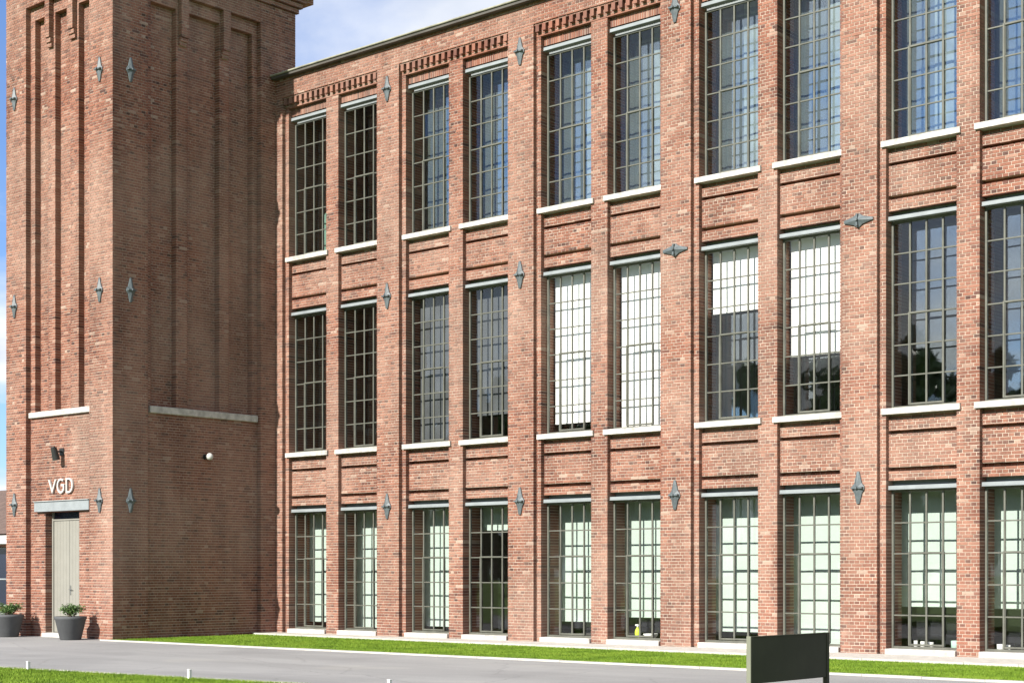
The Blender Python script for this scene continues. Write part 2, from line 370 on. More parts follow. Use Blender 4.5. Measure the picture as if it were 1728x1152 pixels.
def kerb_run(name, x0, x1, f, w, h, step=1.0):
    root = empty(name, (x0, f(x0), GZ)); root['kind'] = 'structure'
    x = x0
    while x < x1-0.05:
        b = min(x1, x+step); g = 0.004; mb = MB()
        ya, yb = f(x), f(b); z1 = GZ+h+random.uniform(-.002, .002)
        v = [(x+g,ya,GZ-.012),(b-g,yb,GZ-.012),(b-g,yb+w,GZ-.012),(x+g,ya+w,GZ-.012),(x+g,ya,z1),(b-g,yb,z1),(b-g,yb+w,z1),(x+g,ya+w,z1)]
        mb.raw(v, [(3,2,1,0),(4,5,6,7),(0,1,5,4),(1,2,6,5),(2,3,7,6),(3,0,4,7)])
        mb.build('kerb_stone', M['concrete'], root, ((x+b)/2, (ya+yb)/2, GZ)); x = b
    return root
kerb_run('kerb', -4.50, 30.5, lambda x: -5.46, 0.13, 0.030)
kerb_run('lawn_edging', -12.0, 24.0, lambda x: near_edge(x)-.13, 0.13, 0.030)
kerb_run('border_edging', -4.56, 24.0, lambda x: grass_top(x)-.03, 0.09, 0.056)
sheet('paving_strip', [(-4.57,grass_top(-4.57)+.06),(24.5,grass_top(24.5)+.06),(24.5,0.05),(-4.57,0.05)], GZ+0.050, M['gravel'])

def blades(name, poly_fn, n, hmin, hmax, w, label):
    """n triangular blades scattered over an area; poly_fn returns x, y arrays"""
    x, y = poly_fn(n); n = len(x); h = RNG.uniform(hmin, hmax, n); t = RNG.uniform(0, 2*math.pi, n); lean = RNG.normal(0, .5, (n, 2))*h[:, None]
    V = np.zeros((n, 3, 3)); z = GZ+0.010
    V[:, 0] = np.stack([x-w*np.cos(t), y-w*np.sin(t), np.full(n, z)], 1); V[:, 1] = np.stack([x+w*np.cos(t), y+w*np.sin(t), np.full(n, z)], 1)
    V[:, 2] = np.stack([x+lean[:, 0], y+lean[:, 1], z+h], 1)
    o = np_mesh(name, V.reshape(-1, 3), np.arange(3*n).reshape(-1, 3), M['blade']); tag(o, label, 'grass', kind='stuff'); return o
def strip_pts(n):
    x = RNG.uniform(-4.52, 18.0, n); y0 = -5.33; y1 = grass_top(x)-.03; t = RNG.random(n); y = y0 + (y1-y0)*t; e = RNG.random(n) < .06; y = np.where(e, np.where(t < .5, y0 - np.abs(RNG.normal(0, .03, n)), y1 + np.abs(RNG.normal(0, .03, n))), y); return x, y
def near_pts(n):
    x = RNG.uniform(-3, 16, n); y = near_edge(x) - .13 - 3.6*RNG.random(n)**1.3; e = RNG.random(n) < .05; y = np.where(e, near_edge(x) - .13 + np.abs(RNG.normal(0, .03, n)), y); return x, y
blades('lawn_grass', strip_pts, 150000, .012, .032, .006, 'mown green grass strip between the road and the brick building')
blades('verge_grass', near_pts, 130000, .015, .040, .006, 'mown green grass below the road in the bottom left corner')

# ------------------------------------------------------------------ factory building
P1, P2, GL, INN = 0.11, 0.22, 0.35, 0.75
S = 4.285; NB = 6
W1, W2 = (0.13, 1.565), (2.015, 3.43)
XL, XR = -4.552, -4.285+S*NB - 0.0
B = empty('factory_building', (8.0, 3.0, GZ), 'three storey red brick factory building with tall gridded windows', 'building')
bk = Bricks()
FLOORS = [(0.085, 3.105, 5), (4.66, 8.236, 6), (9.752, 13.262, 6)]
LINT = [3.105, 8.236, 13.262+.05]
SPAN = [dict(gap=3.27, g1=(3.46, 3.525), g2=(4.168, 4.235), sill=(4.535, 4.66)), dict(gap=8.42, g1=(8.64, 8.705), g2=(9.285, 9.345), sill=(9.63, 9.752))]
# piers
bk.panel('y', XL+.004, -S, -.12, 13.905, 0.0, 0.12, core=INN)
for b in range(NB):
    x0 = -S + b*S; px1 = x0+S
    bk.panel('y', x0+3.52, px1, -.12, 13.905, 0.0, 0.12, core=INN, bond=b)
    bk.panel('y', x0, x0+W1[0], -.12, 13.63, P1, INN-P1)
    bk.panel('y', x0+W1[1], x0+W2[0], -.12, 13.63, P1, INN-P1, bond=b+1)
    bk.panel('y', x0+W2[1], x0+3.52, -.12, 13.63, P1, INN-P1)
    bk.panel('y', x0, x0+3.52, 13.63, 13.90, P1, 0.12, core=INN-P1)
    bk.panel('y', x0+.002, x0+3.518, 13.868, 13.906, 0.025, 0.08)
    for (a, c) in (W1, W2):
        wa, wb = x0+a, x0+c
        bk.panel('y', wa, wb, 13.425, 13.63, P2, 0.17, core=INN-P2, soldier=True)
        for sp in SPAN:
            g, g1, g2, sl = sp['gap'], sp['g1'], sp['g2'], sp['sill']
            bk.panel('y', wa, wb, g, g1[0], P2, 0.17, core=INN-P2, bond=b)
            bk.panel('y', wa, wb, g1[0], g1[1], P2+.14, 0.11, core=INN-P2-.14)
            bk.panel('y', wa, wb, g1[1], g2[0], P2, 0.17, core=INN-P2, bond=b+2)
            bk.panel('y', wa, wb, g2[0], g2[1], P2+.14, 0.11, core=INN-P2-.14)
            bk.panel('y', wa, wb, g2[1], sl[0]-.10, P2, 0.17, core=INN-P2, bond=b)
            bk.panel('y', wa, wb, sl[0]-.10, sl[0]+.01, P2+.05, 0.11, core=INN-P2-.05)
# parapet across everything
bk.panel('y', XL+.004, XR, 13.905, 14.40, 0.0, 0.12, core=0.35)
nb = bk.finish(B)

def make_part(fn, name, mat, parent, at):
    mb = MB(); fn(mb); return mb.build(name, mat, parent, at)
make_part(lambda m: m.bev(XL-.0, XR+.15, -.205, .42, 14.465, 14.505, .010), 'coping', M['roof_edge'], B, (8, 0, 14.45))
make_part(lambda m: m.box(XL+.01, XR+.13, -.165, .40, 14.40, 14.464), 'gutter', M['zinc'], B, (8, 0, 14.4))
# dentils: header bricks standing proud under the parapet, one course for each bay
DENT = []
for k in range(6):
    o = np_mesh('dentil', [(sx*.05, y_, sz*.0755) for y_ in (0, P1+.008) for sz in (-1, 1) for sx in (-1, 1)], [(0,1,3,2),(0,2,6,4),(1,5,7,3),(0,4,5,1),(2,3,7,6),(4,6,7,5)], M['brick'], None, (0, 0, 0), [[.2,.45,.6,.7,.5,.35][k]]*8)
    DENT.append(o.data); bpy.data.objects.remove(o)
for b in range(NB):
    x0 = -S + b*S; n = 18; pt = 3.52/n
    for k in range(n):
        o = bpy.data.objects.new('dentil', DENT[(k*7+b*3) % len(DENT)]); place(o, B, (x0+(k+.5)*pt+random.uniform(-.003, .003), 0.012, 13.79))
# plinth stones, sills and lintels
for b in range(NB):
    x0 = -S + b*S
    for (a, c) in (W1, W2):
        wa, wb = x0+a, x0+c; xm = (wa+wb)/2
        make_part(lambda m: m.bev(wa+.003, wb-.003, .04, .42, -.10, .083, .012), 'threshold_stone', M['stone'], B, (xm, .2, 0))
        for f in range(3):
            zl = LINT[f]
            def lint(m):
                m.bev(wa+.002, wb-.002, .185, .33, zl, zl+.014, .003); m.bev(wa+.002, wb-.002, .195, .215, zl+.014, zl+.078, .003); m.box(wa+.002, wb-.002, .40, .46, zl-.03, zl+.20)
            make_part(lint, 'lintel', M['steel'], B, (xm, .2, zl))
        for sp in SPAN:
            z0, z1 = sp['sill']
            def sill(m):
                q = .085; y0, y1 = .055, .36; V = []
                for x in (wa-q, wb+q): V += [(x, y0, z0), (x, y1, z0), (x, y1, z1+.012), (x, y0, z1-.012)]
                m.raw(V, [(0,1,2,3),(7,6,5,4),(0,4,5,1),(3,2,6,7),(0,3,7,4),(1,5,6,2)])
            make_part(sill, 'sill', M['stone'], B, (xm, .2, z0))
# floors, roof and back of the shell, seen dimly through the panes
for z0, z1, nm in ((-.06, -.01, 'ground_floor_slab'), (3.55, 3.85, 'floor_slab'), (8.62, 8.95, 'floor_slab'), (13.75, 13.98, 'roof_slab')):
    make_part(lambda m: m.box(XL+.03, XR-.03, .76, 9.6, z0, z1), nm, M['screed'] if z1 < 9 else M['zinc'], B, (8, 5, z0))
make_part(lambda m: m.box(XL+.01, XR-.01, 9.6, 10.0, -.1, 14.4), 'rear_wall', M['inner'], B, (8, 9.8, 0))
make_part(lambda m: (m.box(XR-.35, XR-.012, .36, 9.6, -.1, 14.38), m.box(XL+.012, XL+.3, .78, 9.6, -.1, 14.38)), 'end_wall', M['brick_far'], B, (XR, 5, 0))
for b in (1, 3, 5):
    make_part(lambda m: m.box(-S+b*S-.5, -S+b*S-.3, .80, 9.55, 0.0, 13.7), 'partition_wall', M['plaster'], B, (-S+b*S-.4, 5, 0))

# windows
PANE_SINGLE = set()
rest_panes = MB()
def pane_geo(m, x0, x1, z0, z1, y):
    ta, tb = random.gauss(0, .005), random.gauss(0, .005); t = .005
    def yy(x, z): return y + (x-(x0+x1)/2)*ta + (z-(z0+z1)/2)*tb
    V = [(x, yy(x, z)+d, z) for d in (0, t) for x, z in ((x0,z0),(x1,z0),(x1,z1),(x0,z1))]
    m.raw(V, [(0,1,2,3),(7,6,5,4),(0,4,5,1),(1,5,6,2),(2,6,7,3),(3,7,4,0)])
for b in range(NB):
    x0 = -S + b*S
    for w, (a, c) in enumerate((W1, W2)):
        for f, (zb, zt, rows) in enumerate(FLOORS):
            wa, wb = x0+a+.004, x0+c-.004; fw = .042; at = ((wa+wb)/2, GL, zb)
            mb = MB(); y0, y1 = GL-.028, GL+.028
            mb.bev(wa, wa+fw, y0, y1, zb, zt, .004); mb.bev(wb-fw, wb, y0, y1, zb, zt, .004)
            mb.bev(wa+fw, wb-fw, y0+.002, y1-.002, zb, zb+fw, .004); mb.bev(wa+fw, wb-fw, y0+.002, y1-.002, zt-fw, zt, .004)
            win = mb.build('window', M['frame'], B, at)
            ia, ib, iz0, iz1 = wa+fw, wb-fw, zb+fw, zt-fw; cw = (ib-ia)/4; rh = (iz1-iz0)/rows
            mb = MB(); t = .019
            for k in range(1, 4): mb.bev(ia+k*cw-t, ia+k*cw+t, GL-.018, GL+.018, iz0, iz1, .004)
            for k in range(1, rows): mb.bev(ia, ib, GL-.015, GL+.015, iz0+k*rh-.014, iz0+k*rh+.014, .004)
            mb.build('glazing_bars', M['frame'], win, at)
            ca, cb, cz0, cz1 = ia+cw-.03, ia+3*cw+.03, iz0+.012, iz0+3*rh+.03; e = .036
            mb = MB(); q0, q1 = GL-.034, GL+.022
            mb.bev(ca, ca+e, q0, q1, cz0, cz1, .004); mb.bev(cb-e, cb, q0, q1, cz0, cz1, .004)
            mb.bev(ca+e, cb-e, q0+.002, q1, cz1-e, cz1, .004); mb.bev(ca+e, cb-e, q0+.002, q1, cz0, cz0+e, .004)
            mb.build('casement_frame', M['frame'], win, at)
            mb = MB(); pane_geo(mb, wa-.0, wb+.0, zb+.02, zt-.01, .735); mb.build('inner_pane', M['inner_glass'] if f else M['glass'], win, at)     # secondary glazing behind the old panes
            for i in range(4):
                for j in range(rows):
                    args = (ia+i*cw+.010, ia+(i+1)*cw-.010, iz0+j*rh+.009, iz0+(j+1)*rh-.009, GL+.004)
                    if b in (3, 4) or (b == 2 and f == 0 and w == 1):
                        m1 = MB(); pane_geo(m1, *args); m1.build('pane', M['glass'], win, ((args[0]+args[1])/2, GL, (args[2]+args[3])/2))
                    else: pane_geo(rest_panes, *args)
o = rest_panes.build('panes', M['glass'], B, (4, GL, 6)); o['kind'] = 'stuff'

# cast iron wall anchors
def anchor_mesh():
    mb = MB(); V = [(0,-.105,.0)]
    ring = [(-.026,.36),(.026,.36),(.088,.11),(.150,.03),(.150,-.03),(.092,-.11),(.034,-.34),(-.034,-.34),(-.092,-.11),(-.150,-.03),(-.150,.03),(-.088,.11)]
    n = len(ring)
    for x, z in ring:
        V.append((x, -.032, z))
    for x, z in ring: V.append((x, .02, z))
    F = [(0, 1+(k+1) % n, 1+k) for k in range(n)] + [(1+k, 1+n+k, 1+n+(k+1) % n, 1+(k+1) % n) for k in range(n)]
    mb.raw(V, F)
    mb.bev(-.135, .135, -.115, -.02, -.018, .026, .006); mb.tube((0,-.15,.004), (0,-.09,.004), .030, .036, 8)
    me = bpy.data.meshes.new('wall_anchor'); me.from_pydata(mb.v, [], [f[::-1] if len(f) == 3 else f for f in mb.f]); me.materials.append(M['iron']); return me
ANCH = anchor_mesh()
def wall_anchor(parent, at, rz=0, roll=0, sc=1.0):
    sc *= .88
    o = bpy.data.objects.new('wall_anchor', ANCH); place(o, parent, at); o.rotation_euler = (0, roll, rz); o.scale = (sc, sc, sc); return o
for b in range(NB):
    xp = -S + b*S + 3.895
    for k, z in enumerate((3.15, 8.29, 13.36)):
        wall_anchor(B, (xp, -.004, z), 0, R(90) if (b >= 2 and k == 1) else 0)

# ------------------------------------------------------------------ tower
TX, TY = -4.552, -5.062
TL, TB = -9.167, 0.687
TW = empty('brick_tower', ((TX+TL)/2, (TY+TB)/2, GZ), 'square red brick tower with recessed vertical panels beside the factory', 'tower')
tk = Bricks()
D1, D2 = .14, .30; ZS = (5.435, 5.575); ZT1, ZT2, ZC = 15.81, 15.49, 16.34
# front, facing -y
tk.panel('y', TL, -8.26, -.12, ZC, TY, .22, core=.5)
tk.panel('y', -5.503, TX-.004, -.12, ZC, TY, .22, core=.5, bond=1)
tk.panel('y', -8.26, -5.503, ZT1, ZC, TY, .22, core=.5)
DX0, DX1, DZ = -7.60, -6.13, 3.05
tk.panel('y', -8.26, DX0, -.12, DZ, TY+D1, .25, core=.4)
tk.panel('y', DX1, -5.503, -.12, DZ, TY+D1, .25, core=.4, bond=1)
tk.panel('y', -8.26, -5.503, DZ, ZS[0]+.02, TY+D1, .22, core=.4)
tk.panel('y', -8.26, -5.503, ZT2, ZT1, TY+D1, .22, core=.4)
for a, c in ((-8.26,-8.06), (-7.47,-7.166), (-6.51,-6.156), (-5.66,-5.503)):
    tk.panel('y', a, c, ZS[0]+.02, ZT2, TY+D1, .22, core=.4)
for a, c in ((-8.06,-7.47), (-7.166,-6.51), (-6.156,-5.66)):
    tk.panel('y', a, c, ZS[0]+.02, ZT2, TY+D2, .22, core=.3)
for a, c in ((-7.43,-7.235), (-6.46,-6.225)):
    tk.panel('y', a, c, 14.88, ZT1, TY+.004, .12, core=.12)
    tk.panel('y', a, c, 14.76, 14.88, TY+.04, .08); tk.panel('y', a, c, 14.65, 14.76, TY+.075, .05)
# side, facing +x
tk.panel('x', TY+.003, -4.04, -.12, ZC, TX, .22, core=.5)
tk.panel('x', -.50, TB, -.12, ZC, TX, .22, core=.5, bond=1)
tk.panel('x', -4.04, -.50, ZT1, ZC, TX, .22, core=.5)
tk.panel('x', -4.04, -.50, -.12, ZS[0]+.02, TX-D1, .22, core=.4)
tk.panel('x', -4.04, -.50, ZT2, ZT1, TX-D1, .22, core=.4)
for a, c in ((-4.04,-3.86), (-3.10,-2.75), (-1.75,-1.44), (-.68,-.50)):
    tk.panel('x', a, c, ZS[0]+.02, ZT2, TX-D1, .22, core=.4)
for a, c in ((-3.86,-3.10), (-2.75,-1.75), (-1.44,-.68)):
    tk.panel('x', a, c, ZS[0]+.02, ZT2, TX-D2, .22, core=.3)
for a, c in ((-3.03,-2.80), (-1.71,-1.48)):
    tk.panel('x', a, c, 14.80, ZT1, TX-.004, .12, core=.12)
    tk.panel('x', a, c, 14.70, 14.80, TX-.04, .08); tk.panel('x', a, c, 14.60, 14.70, TX-.075, .05)
# corbelled cornice
zz = ZC
for o_, h in ((.07, .13), (.14, .13), (.22, .13), (.34, .13), (.50, .13), (.66, .26)):
    tk.panel('y', TL-o_, TX+o_-.004, zz, zz+h, TY-o_, .12, core=.8); tk.panel('x', TY-o_+.003, TB+o_, zz, zz+h, TX+o_, .12, core=.8); zz += h
tk.panel('y', TL, TX-.004, zz, 18.2, TY, .12, core=.5); tk.panel('x', TY+.003, TB, zz, 18.2, TX, .12, core=.5)
nt_ = tk.finish(TW)
def shell(m):
    m.box(TL+.01, TL+.5, TY+.5, TB, -.1, 18.19); m.box(TL+.5, TX-.5, TB-.5, TB-.01, -.1, 18.19)
    m.box(TL-.64, TL-.001, TY+.13, TB+.64, zz-.5, zz-.01); m.box(TL, TX, TB, TB+.64, zz-.5, zz-.011)
make_part(shell, 'rear_wall', M['brick_far'], TW, (TL, 0, 0))
make_part(lambda m: (m.bev(TL-.08, TX+.08, TY-.08, TB+.08, 18.2, 18.32, .02), m.raw([(TL,TY,18.32),(TX,TY,18.32),(TX,TB,18.32),(TL,TB,18.32),((TL+TX)/2,(TY+TB)/2,19.4)], [(0,1,4),(1,2,4),(2,3,4),(3,0,4)])), 'roof', M['zinc'], TW, (-7, -2, 18.3))
# stone sills of the tall recesses
make_part(lambda m: m.bev(-8.245, -5.515, TY+.06, TY+D2+.05, ZS[0], ZS[1], .012), 'sill', M['stone'], TW, (-6.9, TY+.1, 5.5))
make_part(lambda m: m.bev(TX-D2-.05, TX-.055, -3.93, -.54, ZS[0], ZS[1]+.03, .012), 'sill', M['stone'], TW, (TX, -2.2, 5.5))
# door
dy = TY+D1+.22
make_part(lambda m: (m.bev(DX0-.36, DX1+.53, TY+.045, TY+D1+.10, DZ+.01, DZ+.255, .006), m.bev(DX0-.36, DX1+.53, TY+.015, TY+D1+.10, DZ+.255, DZ+.275, .004)), 'lintel', M['steel'], TW, (-6.8, TY, DZ))
make_part(lambda m: m.bev(DX0+.003, DX1-.003, TY+.02, dy+.05, -.10, .035, .012), 'doorstep', M['stone'], TW, (-6.87, TY, 0))
door = make_part(lambda m: (m.box(DX0+.002, DX0+.06, dy-.03, dy+.05, .036, DZ), m.box(DX1-.06, DX1-.002, dy-.03, dy+.05, .036, DZ), m.box(DX0+.06, DX1-.06, dy-.028, dy+.05, 2.84, 2.875)), 'door', M['door'], TW, (-6.865, dy, .03))
xm = (DX0+DX1)/2
for xa, xb in ((DX0+.063, xm-.004), (xm+.004, DX1-.063)):
    def leaf(m):
        n = 5; w = (xb-xa)/n
        m.box(xa, xb, dy+.012, dy+.045, .04, 2.835)
        for k in range(n): m.bev(xa+k*w+.002, xa+(k+1)*w-.002, dy-.008, dy+.0125, .05, 2.83, .004)
    make_part(leaf, 'door_leaf', M['door'], door, ((xa+xb)/2, dy, .04))
make_part(lambda m: m.box(DX0+.061, DX1-.061, dy+.005, dy+.03, 2.876, DZ), 'transom_light', M['navy'], door, (xm, dy, 2.9))
make_part(lambda m: (m.bev(xm+.03, xm+.075, dy-.02, dy-.007, .98, 1.22, .003), m.tube((xm+.052,dy-.06,1.12), (xm+.17,dy-.06,1.12), .010), m.tube((xm+.052,dy-.06,1.12), (xm+.052,dy-.01,1.12), .010)), 'handle', M['chrome'], door, (xm, dy, 1.1))
make_part(lambda m: m.box(DX0-.1, DX1+.1, dy+.06, dy+.10, -.05, DZ+.1), 'inner_lining', M['dark'], TW, (xm, dy, 1))
# letters above the door
def stroke(m, pts, w, y0, y1):
    """one ribbon with mitred corners, extruded from y0 to y1"""
    P = [np.array(p, float) for p in pts]; closed = np.linalg.norm(P[0]-P[-1]) < 1e-6
    if closed: P = P[:-1]
    n = len(P); Lf, Rt = [], []
    for k in range(n):
        a = P[k-1] if (closed or k) else None; b_ = P[(k+1) % n] if (closed or k < n-1) else None
        d1 = (P[k]-a)/np.linalg.norm(P[k]-a) if a is not None else None; d2 = (b_-P[k])/np.linalg.norm(b_-P[k]) if b_ is not None else None
        d1 = d2 if d1 is None else d1; d2 = d1 if d2 is None else d2
        n1, n2 = np.array([-d1[1], d1[0]]), np.array([-d2[1], d2[0]]); mt_ = n1+n2; mt_ /= np.linalg.norm(mt_); q = mt_*(w/2)/max(.45, mt_.dot(n1))
        Lf.append(P[k]+q); Rt.append(P[k]-q)
    V = [(c[0], y, c[1]) for y in (y0, y1) for S_ in (Lf, Rt) for c in S_]; F = []
    for k in range(n if closed else n-1):
        a, b_ = k, (k+1) % n
        F += [(a, n+a, n+b_, b_), (2*n+b_, 3*n+b_, 3*n+a, 2*n+a), (a, b_, 2*n+b_, 2*n+a), (n+b_, n+a, 3*n+a, 3*n+b_)]
    if not closed: F += [(0, 2*n, 3*n, n), (n-1, 2*n-1, 4*n-1, 3*n-1)]
    m.raw(V, F)
def arc(cx, cz, rx, rz, t0, t1, n=12): return [(cx+rx*math.cos(R(t0+(t1-t0)*k/n)), cz+rz*math.sin(R(t0+(t1-t0)*k/n))) for k in range(n+1)]
lx, lz, lh, sw = -7.37, 3.52, .33, .046
LT = [('V', [[(lx, lz+lh), (lx+.145, lz+.03), (lx+.29, lz+lh)]]),
      ('G', [arc(lx+.515, lz+lh/2, .145, lh/2, 50, 330), [(lx+.642, lz+.05), (lx+.642, lz+.18), (lx+.53, lz+.18)]]),
      ('D', [[(lx+.76, lz), (lx+.76, lz+lh)] + arc(lx+.86, lz+lh/2, .15, lh/2, 90, -90) + [(lx+.76, lz)]])]
for i, (ch, paths) in enumerate(LT):
    mb = MB()
    for q, p in enumerate(paths): stroke(mb, p, sw, TY+D1-.055-q*.003, TY+D1-.012)
    o = mb.build('sign_letter', M['letter'], TW, (lx+.15+.36*i, TY, lz)); o['label'] = 'white metal letter %s above the tower door' % ch
# anchors of the tower
for z in (3.26, 8.31, 13.60):
    wall_anchor(TW, (-8.767, TY-.004, z), sc=.95); wall_anchor(TW, (-5.06, TY-.004, z), sc=.95); wall_anchor(TW, (TX+.004, -4.555, z), R(90), sc=.95)

# lamps
lp = empty('wall_spotlight', (-6.86, TY+D1, 4.50), 'small dark spotlight on a bracket above the white letters', 'spotlight')
make_part(lambda m: m.bev(-6.95, -6.77, TY+D1-.03, TY+D1-.002, 4.44, 4.62, .006), 'wall_plate', M['dark'], lp, (-6.86, TY+D1, 4.53))
make_part(lambda m: m.tube((-6.86, TY+D1-.02, 4.54), (-6.84, TY+D1-.26, 4.50), .022), 'arm', M['dark'], lp, (-6.86, TY, 4.53))
make_part(lambda m: (m.tube((-6.84, TY+D1-.26, 4.62), (-6.84, TY+D1-.18, 4.32), .075, .095, 14), m.tube((-6.84, TY+D1-.262, 4.625), (-6.84, TY+D1-.268, 4.645), .05, .04, 12)), 'lamp_head', M['dark'], lp, (-6.84, TY-.1, 4.45))
lp = empty('globe_wall_lamp', (TX-D1, -2.20, 4.40), 'round white globe lamp on the shaded side of the tower', 'lamp')
make_part(lambda m: m.tube((TX-D1-.0, -2.2, 4.45), (TX-D1+.04, -2.2, 4.45), .07, .06, 16), 'wall_plate', M['dark'], lp, (TX-D1, -2.2, 4.45))
make_part(lambda m: m.tube((TX-D1+.03, -2.2, 4.45), (TX-D1+.10, -2.2, 4.45), .035, .035, 10), 'neck', M['dark'], lp, (TX-D1, -2.2, 4.45))
mb = MB(); mb.lathe((TX-D1+.19, -2.2, 4.45), [(.09*math.sin(R(t))+.0005, -.09*math.cos(R(t))) for t in range(0, 181, 15)], 20); mb.build('globe', M['globe'], lp, (TX-D1+.19, -2.2, 4.45), smooth=True)

# ------------------------------------------------------------------ blinds and curtains
ORD = ['first','second','third','fourth','fifth','sixth','seventh','eighth','ninth','tenth']
FL = ['ground floor','middle floor','top floor']
def wx(col): x0 = -S + (col//2)*S; a, c = (W1, W2)[col % 2]; return x0+a, x0+c
def zfac(u, v, y):
    c, s = math.cos(YAW), math.sin(YAW); f = LENS/36*1728; a = (u-864)/f; k = (y-CY)/(a*s+c); return CZ+(968-v)*k/f
def blind(col, f, mat, y, zb, desc, group):
    a, c = wx(col); zt = FLOORS[f][1]+.10; a += (.035 if f else -.19); c += (-.035 if f else .19)
    L_ = '%s in the %s %s window from the tower' % (desc, ORD[col], FL[f])
    r = empty('roller_blind', ((a+c)/2, y, zb), L_, 'blind', group)
    mb = MB(); n = 8
    for k in range(n):                                    # cloth with a slight sag across its width
        xa, xb = a+(c-a)*k/n, a+(c-a)*(k+1)/n; ya = y+.006*math.sin(k*1.3+col); yb = y+.006*math.sin((k+1)*1.3+col)
        mb.raw([(xa,ya,zb),(xb,yb,zb),(xb,y,zt),(xa,y,zt),(xa,ya+.003,zb),(xb,yb+.003,zb),(xb,y+.003,zt),(xa,y+.003,zt)], [(0,1,2,3),(7,6,5,4)])
    mb.build('cloth', mat, r, ((a+c)/2, y, zb))
    make_part(lambda m: m.tube((a, y+.004, zb-.008), (c, y+.004, zb-.008), .014, n=8), 'bottom_bar', mat, r, ((a+c)/2, y, zb))
    make_part(lambda m: m.tube((a-.02, y+.03, zt+.01), (c+.02, y+.03, zt+.01), .03, n=10), 'roller', M['white'], r, ((a+c)/2, y, zt))
YB = .92
for col, (u, v) in enumerate([(540,1047),(625,1057),(740,1055),(840,893),(980,1047),(1090,1040),(1250,1064),(1370,1090),(1590,1022),(1710,1025)]):
    d_ = 'mint blind drawn nearly to the sill' if v > 940 else 'mint blind rolled up high'
    if col == 7: d_ = 'mint blind reaching the sill'
    blind(col, 0, M['mint'], YB, max(.10, zfac(u, v, YB)), d_, 'mint green blinds on the ground floor')
YW = .58
for col, (u, v), mt, d_ in ((4,(960,713),'white_fabric','bright white blind almost fully down'), (5,(1080,718),'white_fabric','bright white blind almost fully down'),
                            (6,(1240,525),'white_fabric','white blind a third down'), (7,(1370,598),'white_fabric','white blind two thirds down'),
                            (2,(735,745),'dim_fabric','dull grey roller blind'), (3,(840,698),'dim_fabric','dull grey roller blind')):
    blind(col, 1, M[mt], YW, max(4.7, zfac(u, v, YW)), d_, 'roller blinds on the middle floor')
def curtain(col, f, mat, y, xa, xb, zb, zt, desc, amp=.007, per=.21, cat='curtain', curve=0):
    mb = MB(); n = max(8, int((xb-xa)/per*8)); ph = random.uniform(0, 6); pts = []
    for k in range(n+1):
        x = xa+(xb-xa)*k/n; t = k/n; zz_ = zt - curve*(2*t-1)**2
        pts.append((x, y+amp*math.sin(ph+2*math.pi*(x-xa)/per+.6*math.sin(5*x)), zz_))
    for (x1, y1, t1), (x2, y2, t2) in zip(pts[:-1], pts[1:]): mb.face([(x1,y1,zb),(x2,y2,zb),(x2,y2,t2),(x1,y1,t1)])
    o = mb.build('curtain', mat, None, ((xa+xb)/2, y, zb))
    tag(o, '%s in the %s %s window from the tower' % (desc, ORD[col], FL[f]), cat, 'curtains behind the top floor windows' if f == 2 else None)
zb2, zt2 = 9.70, 13.45
for col in range(2, 10):
    a, c = wx(col); w = c-a
    if col < 4: curtain(col, 2, M['grey_fabric'], .84, a-.05, c+.05, zb2, zt2, 'grey pleated curtain drawn across')
    else:
        curtain(col, 2, M['grey_fabric'], .86, a-.05, a+w*(.5 if col % 2 else .44), zb2, zt2, 'grey pleated half curtain')
        curtain(col, 2, M['pale_fabric'], .84, a+w*(.5 if col % 2 else .44)+.01, c+.05, zb2, zt2, 'pale grey sheer half curtain', amp=.006, per=.26)
a, c = wx(0); curtain(0, 2, M['green_fabric'], .85, a+.55, c-.02, zb2, 11.1, 'pale green low drape', per=.3, amp=.03, curve=.25)
a, c = wx(1); curtain(1, 2, M['green_fabric'], .85, a+.70, c-.02, zb2, 10.9, 'pale green low drape with rounded top', per=.4, amp=.03, curve=.3)

# ------------------------------------------------------------------ small things on the ground floor sills
def at_u(u, y):
    c, s = math.cos(YAW), math.sin(YAW); f = LENS/36*1728; a = (u-864)/f; k = (y-CY)/(a*s+c); return CX+k*(a*c-s)
ZI = .083
make_part(lambda m: m.box(XL+.05, XR-.4, .425, .759, -.09, ZI-.004), 'inner_window_board', M['plaster'], B, (8, .6, 0))
bx_ = at_u(1076, .48); bo = empty('spray_bottle', (bx_, .48, ZI), 'lime yellow bottle on the ground floor sill beside a white bowl', 'bottle')
mb = MB(); mb.lathe((bx_, .48, ZI), [(.055,0),(.06,.02),(.06,.17),(.045,.22),(.02,.25),(.02,.27)], 16); mb.build('bottle_body', M['lime'], bo, (bx_, .48, ZI), True)
make_part(lambda m: (m.bev(bx_-.06, bx_+.03, .465, .495, ZI+.29, ZI+.325, .005), m.tube((bx_,.48,ZI+.265), (bx_,.48,ZI+.30), .018)), 'nozzle', M['white'], bo, (bx_, .48, ZI+.3))
bx_ = at_u(1098, .50); bo = empty('bowl', (bx_, .50, ZI), 'shallow white bowl on the ground floor sill beside a lime bottle', 'bowl')
mb = MB(); mb.lathe((bx_, .50, ZI), [(.07,0),(.08,.015),(.15,.09),(.165,.13),(.155,.13),(.14,.095),(.07,.03)], 20); mb.build('bowl_body', M['white'], bo, (bx_, .5, ZI), True)
